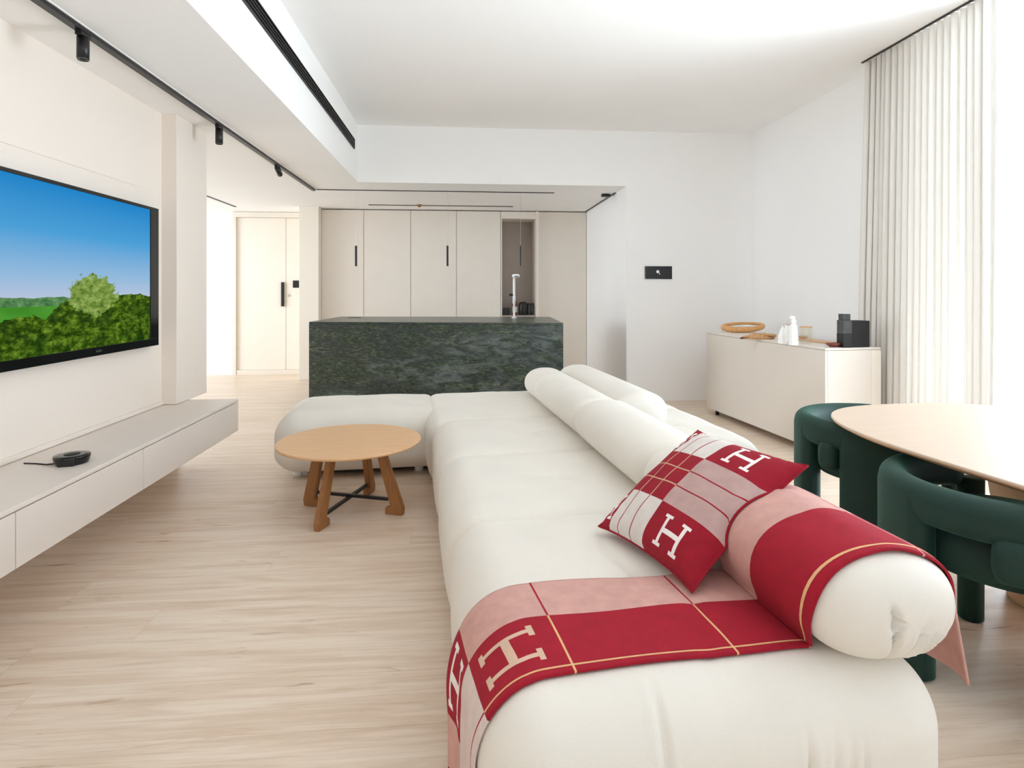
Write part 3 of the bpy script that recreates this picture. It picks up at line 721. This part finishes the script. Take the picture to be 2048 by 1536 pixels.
# ================================================================ SOFA (own frame: x right, y away, turned by PHI)
sofa = thing('sectional_sofa', 'ivory modular sectional sofa with tufted seats and roll backs', 'sofa', (0, 0, 0), PHI)
ZS = .43
def gs(d, w): return math.exp(-(d/w)**2)
def sst(a, b, x):
    t = min(1, max(0, (x-a)/(b-a))); return t*t*(3-2*t)
def seatfn(x0, x1, y0, y1, folds=(), dimple=True, left=False):
    mx, my = (x0+x1)/2, (y0+y1)/2; hx, hy = (x1-x0)/2, (y1-y0)/2
    def fn(p, n):
        q = p.copy()
        u, v = (p.x-mx)/hx, (p.y-my)/hy
        if n.z > .3:
            q.z += n.z*.012*(1-u**4)*(1-v**4)
            if dimple:
                dx, dy = p.x-mx, p.y-my
                q.z -= n.z*(.018*gs(math.hypot(dx, dy), .06)+.006*gs(dx+.05*math.sin(dy*9), .018)*gs(dy, hy*.75)+.0045*gs(dy, .02)*gs(dx, hx*.6))
        if abs(n.x) > .3: q.x += n.x*.012*(1-min(1, abs(v))**4)
        for (fx, zt, sl, w, dep) in folds:
            if n.y < -.2:
                cxx = fx+sl*(p.z-.3)
                k = dep*gs(p.x-cxx, w)*sst(zt+.04, zt-.10, p.z) if zt < .42 else dep*gs(p.x-cxx, w)*sst(ZS+.01, .36, p.z)
                q -= n*k
                q += n*dep*.18*(gs(p.x-cxx-2.2*w, w*1.2)+gs(p.x-cxx+2.2*w, w*1.2))*sst(zt+.04, zt-.10, p.z)
        if abs(n.x) > .4:
            q -= n*.006*gs(p.y-my-.1, .02)*sst(.36, .2, p.z)
        q.z += .0025*math.sin(p.x*17+p.y*5)*math.sin(p.y*13)*max(0, n.z)
        return q
    return fn
def pxf(u, D=1.03): return ((u-1024)/1200*D)*math.cos(math.radians(9.65))+D*math.sin(math.radians(9.65))
front_folds = [(pxf(1368), .5, .03, .008, .008), (pxf(1083), .30, .02, .006, .010), (pxf(1165), .33, .0, .006, .008), (pxf(1040), .27, -.03, .006, .010),
               (pxf(1500), .30, .03, .006, .006), (pxf(1712), .34, .01, .007, .018), (pxf(1775), .34, .05, .006, .007), (pxf(1815), .33, .06, .006, .008), (pxf(1848), .33, .05, .006, .007), (pxf(1250), .28, .02, .006, .005)]
seats = []
def seat(nm, x0, x1, y0, y1, ex, rx0, rx1, ry0, ry1, folds=(), nf=34, rz=.13):
    e = ex
    bm = puffy((x0-e[0], y0-e[1], .035), (x1+e[2], y1+e[3], ZS), (rx0, rx1, ry0, ry1, .12, rz), nf, 12,
               seatfn(x0, x1, y0, y1, folds), nfx=nf)
    o = link(nm, bm, 'sofa', sofa, True); seats.append(o); return o
J = .045
seat('seat_module', .135, 1.105, 1.03, 2.02, (0, 0, 0, J), .13, .13, .13, .09, front_folds, 110, .14)
seat('seat_module', .135, 1.13, 2.02, 2.83, (0, J, 0, J), .13, .10, .09, .09)
seat('seat_module', .135, 1.13, 2.83, 3.62, (0, J, 0, J), .13, .10, .09, .09)
seat('seat_module', .155, 1.13, 3.62, 4.66, (J, J, 0, 0), .09, .10, .09, .15)
seat('chaise_module', -.85, .155, 3.92, 4.68, (0, 0, J, 0), .17, .09, .15, .16, (), 34, .17)
seat('seat_module', 1.13, 1.83, 2.80, 3.74, (0, 0, 0, J), .10, .15, .15, .09)
seat('seat_module', 1.13, 1.83, 3.74, 4.66, (0, J, 0, 0), .10, .15, .09, .15)
def bolster(nm, xc, y0, y1, rx=.163, rz=.113, e0=.10, e1=.10, wrinkle=False, zc=None, crease=()):
    zc = zc if zc is not None else ZS+rz-.006
    bm = bmesh.new(); n = 96 if wrinkle else 56; L = y1-y0; st = []
    m = 22
    for k in range(m+1):
        a = k/m*PI/2; st.append((y0+e0*(1-math.cos(a)), math.sin(a)**.8))
    mm = max(6, int(L/.03))
    for k in range(1, mm): st.append((y0+e0+(L-e0-e1)*k/mm, 1))
    for k in range(m+1):
        a = PI/2*(1-k/m); st.append((y1-e1*(1-math.cos(a)), math.sin(a)**.8))
    rings = []
    for y, s in st:
        if s < 1e-3: rings.append([bm.verts.new((xc, y, zc))]); continue
        ring = []
        for i in range(n):
            a = 2*PI*i/n; c, sn = math.cos(a), math.sin(a)
            ex = 2/2.2
            x = xc+rx*s*math.copysign(abs(c)**ex, c); z = zc+rz*s*math.copysign(abs(sn)**ex, sn)
            if sn < 0: z = zc+(z-zc)*.97
            yy = y; k = 1
            for cy_, w_, d_ in crease: k -= d_*gs(y-cy_, w_)
            k += .012*math.sin((y-y0)/L*PI)
            x = xc+(x-xc)*k; z = zc+(z-zc)*k
            if wrinkle and y < y0+e0*1.1:
                f = 1-(y-y0)/(e0*1.1)
                X, Z = x-xc, z-zc
                def fold(x0, slope, w, d, ztop, zbot=-.2): return d*gs(X-(x0+slope*Z), w)*sst(ztop, ztop-.05, Z)
                yy += f*(fold(-.035, -.10, .0055, .026, .05)+fold(.035, .35, .007, .010, .02)+fold(.065, .3, .007, .010, .01)+fold(.095, .3, .007, .010, .01)+fold(.125, .2, .007, .010, .04)
                         +fold(-.055, 1.0, .005, .006, -.02)+fold(.012, .45, .006, .006, -.01))
                yy -= f*(fold(.05, .3, .008, .006, .0)+fold(.08, .3, .008, .006, .0))
            ring.append(bm.verts.new((x, yy, z)))
        rings.append(ring)
    for A, B in zip(rings, rings[1:]):
        if len(A) == 1 and len(B) == 1: continue
        for i in range(n):
            j = (i+1) % n
            if len(A) == 1: bm.faces.new((A[0], B[i], B[j]))
            elif len(B) == 1: bm.faces.new((A[j], A[i], B[0]))
            else: bm.faces.new((A[i], B[i], B[j], A[j]))
    bmesh.ops.recalc_face_normals(bm, faces=bm.faces[:])
    o = link(nm, bm, 'sofa', sofa, True); seats.append(o); return o
bolster('bolster_back', .985, 1.04, 2.09, rx=.170, rz=.114, e0=.11, e1=.09, wrinkle=True)
bolster('bolster_back', .985, 2.06, 3.01, rx=.165, e0=.09, e1=.09)
bolster('bolster_back', .98, 2.98, 4.42, rx=.152, rz=.108, e0=.07, e1=.11, crease=((3.98, .03, .05),))
bolster('bolster_back', 1.27, 3.10, 4.55, rx=.155, rz=.108, e0=.10, e1=.10)
bm = bmesh.new()
bx(bm, (.22, 1.13, .015), (1.05, 4.56, .07)); bx(bm, (-.66, 4.09, .015), (.22, 4.56, .07)); bx(bm, (1.05, 2.95, .015), (1.70, 4.56, .07)); link('plinth', bm, 'plinth', sofa)
for x, y in ((-.72, 4.08), (.06, 4.08), (-.72, 4.52), (.24, 1.20), (.24, 2.6), (1.02, 1.20), (1.68, 2.95), (1.68, 4.5)):
    bm = bmesh.new(); cyl(bm, (x, y, 0), (x, y, .05), .03, n=20); link('foot', bm, 'white', sofa, True)

# ---------------------------------------------------------------- throw blanket
bvhs = []
for o in seats:
    bvhs.append(BVHTree.FromPolygons([v.co.copy() for v in o.data.vertices], [tuple(p.vertices) for p in o.data.polygons]))
def push(p, d):
    for _ in range(2):
        for t_ in bvhs:
            loc, nr, idx, dist = t_.find_nearest(p, .35)
            if loc is None: continue
            sgn = (p-loc).dot(nr)
            if sgn < 0: p = loc+nr*d
            elif dist < d: p = loc+(p-loc).normalized()*d if dist > 1e-5 else loc+nr*d
    return p
def catmull(P, s):
    keys = [k[0] for k in P]
    if s <= keys[0]: i = 0
    elif s >= keys[-1]: i = len(P)-2
    else: i = max(j for j in range(len(P)-1) if keys[j] <= s)
    a, b = P[i], P[i+1]; h = b[0]-a[0]; u = min(1, max(0, (s-a[0])/h))
    def tan(j):
        if j == 0: return (Vector(P[1][1])-Vector(P[0][1]))/(P[1][0]-P[0][0])
        if j == len(P)-1: return (Vector(P[-1][1])-Vector(P[-2][1]))/(P[-1][0]-P[-2][0])
        return (Vector(P[j+1][1])-Vector(P[j-1][1]))/(P[j+1][0]-P[j-1][0])
    p0, p1, m0, m1 = Vector(a[1]), Vector(b[1]), tan(i)*h, tan(i+1)*h
    return (2*u**3-3*u**2+1)*p0+(u**3-2*u**2+u)*m0+(-2*u**3+3*u**2)*p1+(u**3-u**2)*m1
# s along the length (0 where the two big H blocks meet, at the seat's left edge), t across: near edge and far edge curves
NEAR = [(-.42, (.150, 1.16, .03)), (-.20, (.140, 1.150, .215)), (0, (.165, 1.145, .365)), (.10, (.235, 1.150, .425)), (.20, (.33, 1.155, .442)), (.55, (.68, 1.155, .442)),
        (.71, (.835, 1.150, .440)), (.80, (.822, 1.125, .50)), (.90, (.87, 1.115, .600)), (1.00, (.96, 1.11, .655)), (1.10, (1.06, 1.11, .645)), (1.20, (1.15, 1.115, .57)), (1.26, (1.172, 1.13, .52)), (1.50, (1.225, 1.14, .30))]
FAR = [(-.42, (.105, 1.34, .03)), (-.20, (.100, 1.42, .18)), (-.10, (.095, 1.50, .25)), (0, (.125, 1.52, .345)), (.10, (.20, 1.518, .415)), (.20, (.31, 1.517, .442)), (.55, (.67, 1.505, .442)),
       (.71, (.83, 1.500, .442)), (.80, (.815, 1.49, .51)), (.90, (.87, 1.49, .615)), (1.00, (.95, 1.50, .668)), (1.10, (1.05, 1.51, .660)), (1.20, (1.145, 1.50, .60)), (1.26, (1.185, 1.48, .54)), (1.46, (1.24, 1.42, .34))]
def hrects(s0, s1, t0, t1, along='s'):
    """slab-serif letter H filling the box; its stems run along s"""
    ds, dt = s1-s0, t1-t0; sw = dt*.105; out = []
    for tc in (t0+dt*.16, t0+dt*.84):
        out.append((s0, s1, tc-sw/2, tc+sw/2))
        for sc in ((s0, s0+ds*.10), (s1-ds*.10, s1)): out.append((sc[0], sc[1], tc-dt*.15, tc+dt*.15))
    out.append((s0+ds*.5-ds*.075, s0+ds*.5+ds*.075, t0+dt*.16, t0+dt*.84)); return out
TW = .355; TM = .195      # blanket width, boundary between near and far colour rows
GL = .019; LW = .0024
H1 = hrects(.028, .150, .045, .165); H2 = hrects(-.145, -.015, .225, .330)
H2 = hrects(-.155, -.02, .218, .335)
LINES = [.195, .545, .715, 1.115]
def throw_mat(s, t):
    # 0 red 1 pink 2 gold 3 beige letter 4 white letter 5 light 6 redline
    for r in H1:
        if r[0] <= s <= r[1] and r[2] <= t <= r[3]: return 3
    for r in H2:
        if r[0] <= s <= r[1] and r[2] <= t <= r[3]: return 4
    near = t < TM
    hang = s < 0
    if s > 1.265: return 1 if near else 5
    if hang:
        if s < -.175:
            if abs(s+.30) < LW: return 6
            return 5 if near else 1
        if near:
            return 6 if abs(t-GL) < LW else 5
        return 0
    if near:
        if abs(t-GL) < LW: return 2
        for l in LINES:
            if abs(s-l) < LW: return 2 if l != 1.115 else 1
        return 0
    for l in LINES:
        if abs(s-l) < LW: return 6
    return 1
def cuts(lo, hi, step, marks):
    L = sorted({round(x, 5) for x in marks if lo < x < hi} | {lo, hi}); out = []
    for a, b in zip(L, L[1:]):
        n = max(1, math.ceil((b-a)/step)); out += [a+(b-a)*k/n for k in range(n)]
    return out+[hi]
sm = [0, -.175, 1.265]+[l+e for l in LINES+[-.30] for e in (-LW, LW)]+[v for r in H1+H2 for v in r[:2]]
tm = [TM, GL-LW, GL+LW]+[v for r in H1+H2 for v in r[2:]]
Sg = cuts(-.42, 1.47, .012, sm); Tg = cuts(0, TW, .012, tm)
P = []
for s in Sg:
    row = []
    a, b = catmull(NEAR, s), catmull(FAR, s)
    for tt in Tg:
        f = tt/TW; p = a.lerp(b, f)
        if s < -.02:                      # soft vertical folds in the hanging part
            k = sst(-.02, -.35, s); p.x -= .016*k*(.5+.5*math.sin(f*15+s*4))
        if s > 1.25: p.x += .012*math.sin(f*9)*sst(1.25, 1.45, s)
        p = push(p, .0075)
        row.append(p)
    P.append(row)
for it in range(4):                        # relax, then lift clear of the upholstery again
    Q = [[p.copy() for p in r] for r in P]
    for i in range(1, len(P)-1):
        for j in range(len(P[0])):
            jm, jp = max(0, j-1), min(len(P[0])-1, j+1)
            ws = (Sg[i]-Sg[i-1])/(Sg[i+1]-Sg[i-1]); qs = P[i-1][j].lerp(P[i+1][j], ws)
            if j in (0, len(P[0])-1): q = qs*.5+P[i][j]*.5
            else:
                wt = (Tg[j]-Tg[jm])/(Tg[jp]-Tg[jm]); q = qs*.25+P[i][jm].lerp(P[i][jp], wt)*.25+P[i][j]*.5
            Q[i][j] = push(q, .0075)
    P = Q
bm = bmesh.new(); V = [[bm.verts.new(p) for p in r] for r in P]
for i in range(len(Sg)-1):
    for j in range(len(Tg)-1):
        f = bm.faces.new((V[i][j], V[i+1][j], V[i+1][j+1], V[i][j+1]))
        f.material_index = throw_mat((Sg[i]+Sg[i+1])/2, (Tg[j]+Tg[j+1])/2)
bmesh.ops.recalc_face_normals(bm, faces=bm.faces[:])
o = link('throw_blanket', bm, ['redwool', 'pinkwool', 'goldwool', 'beigewool', 'whitewool', 'lightwool', 'redwool'], None, True)
if sum(p.normal.z*p.area for p in o.data.polygons) < 0: o.data.flip_normals()
md = o.modifiers.new('thickness', 'SOLIDIFY'); md.thickness = .0055; md.offset = 0
o.rotation_euler = (0, 0, PHI)
tag(o, 'red and pink checked wool throw with letters draped over the sofa end', 'throw blanket')

# ---------------------------------------------------------------- cushion
def cam2room3(X, D, z): x, y = c2r(X, D); return Vector((x, y, z))
L_, B_, T_, R_ = cam2room3(.289, 1.93, .447), cam2room3(.455, 1.52, .447), cam2room3(.642, 2.08, .712), cam2room3(.815, 1.67, .712)
e1 = ((B_-L_)+(R_-T_))/2; e2 = ((T_-L_)+(R_-B_))/2; cen = (L_+B_+T_+R_)/4
nrm = e2.cross(e1).normalized()
if nrm.z < 0: nrm = -nrm
A1 = [0, .04, .15, .27, .39, .50, .93, 1]
def pm(a, b):
    # letters
    for r in PH:
        if r[0] <= b <= r[1] and r[2] <= a <= r[3]: return 4
    lw = .0045
    if .30 <= b <= .70:
        if a < .035: return 5
        if a < .50:
            for l in (.215, .355):
                if abs(a-l) < lw: return 5
            for l in (.435, .565):
                if abs(b-l) < lw: return 5
            return 0
        if a < 2:
            for l in (.435, .565):
                if abs(b-l) < lw: return 0
            return 2
        return 5 if a < .94 else 2
    if a < .115: return 0
    if a < .50:
        for l in (.215, .355):
            if abs(a-l) < lw: return 0
        return 1
    return 0
PH = hrects(.045, .245, .60, .83)+hrects(.745, .945, .60, .83)+hrects(.05, .25, -.06, .10)+hrects(.75, .95, -.06, .10)
Am = [.035, .115, .50]+[l+e for l in (.215, .355) for e in (-.0045, .0045)]+[v for r in PH for v in r[2:]]
Bm = [.30, .70]+[l+e for l in (.435, .565) for e in (-.0045, .0045)]+[v for r in PH for v in r[:2]]
Ag = cuts(0, 1, .022, Am); Bg = cuts(0, 1, .022, Bm)
def pill(a, b, side):
    u, v = 2*a-1, 2*b-1
    k = max(0, (1-u*u))*max(0, (1-v*v))
    h = (.080 if side > 0 else .022)*k**.42
    pin = .055
    uu = u*(1-pin*(1-v*v)**1.0*(u*u)); vv = v*(1-pin*(1-u*u)**1.0*(v*v))
    uu *= 1+.03*(u*v)**4; vv *= 1+.03*(u*v)**4
    h += .003*math.sin(u*9+v*4)*k**.3*math.sin(v*7)
    # corner gathers
    c = max(0, abs(u)+abs(v)-1.2)
    h += side*.006*math.sin((u*v)*40)*c*(k**.3)
    droop = -.012*(max(0, -u*0))
    p = CC+(cen+e1*.5*uu+e2*.5*vv+nrm*(h*side if side > 0 else -h)-CC)*.975
    q = RI @ p                                   # rests on the seat, the bolster and the blanket
    q = push(q, .0145 if side < 0 else .0145+.35*h)
    return RO @ q
CC = Vector((0, 0, 1.2)); RI = Matrix.Rotation(-PHI, 3, 'Z'); RO = Matrix.Rotation(PHI, 3, 'Z')
def pillow_side(side, name, parent):
    bm = bmesh.new()
    V = [[bm.verts.new(pill(a, b, side)) for b in Bg] for a in Ag]
    for i in range(len(Ag)-1):
        for j in range(len(Bg)-1):
            q = (V[i][j], V[i+1][j], V[i+1][j+1], V[i][j+1])
            f = bm.faces.new(q if side < 0 else q[::-1])
            f.material_index = pm((Ag[i]+Ag[i+1])/2, (Bg[j]+Bg[j+1])/2) if side > 0 else 3
    o = link(name, bm, ['redpillow', 'greywool', 'mauvewool', 'redpillow', 'whitewool', 'tan'], parent, True); return o
t = thing('throw_pillow', 'red and pink checked square pillow with white letter H corners', 'cushion', (0, 0, 0))
pillow_side(1, 'front_cover', t); pillow_side(-1, 'back_cover', t)
bm = bmesh.new(); ring = []
for k in range(40): ring.append(pill(k/40, 0, 1))
for k in range(40): ring.append(pill(1, k/40, 1))
for k in range(40): ring.append(pill(1-k/40, 1, 1))
for k in range(40): ring.append(pill(0, 1-k/40, 1))
tube(bm, ring, .0034, 8, True); link('piping', bm, 'redpillow', t, True)
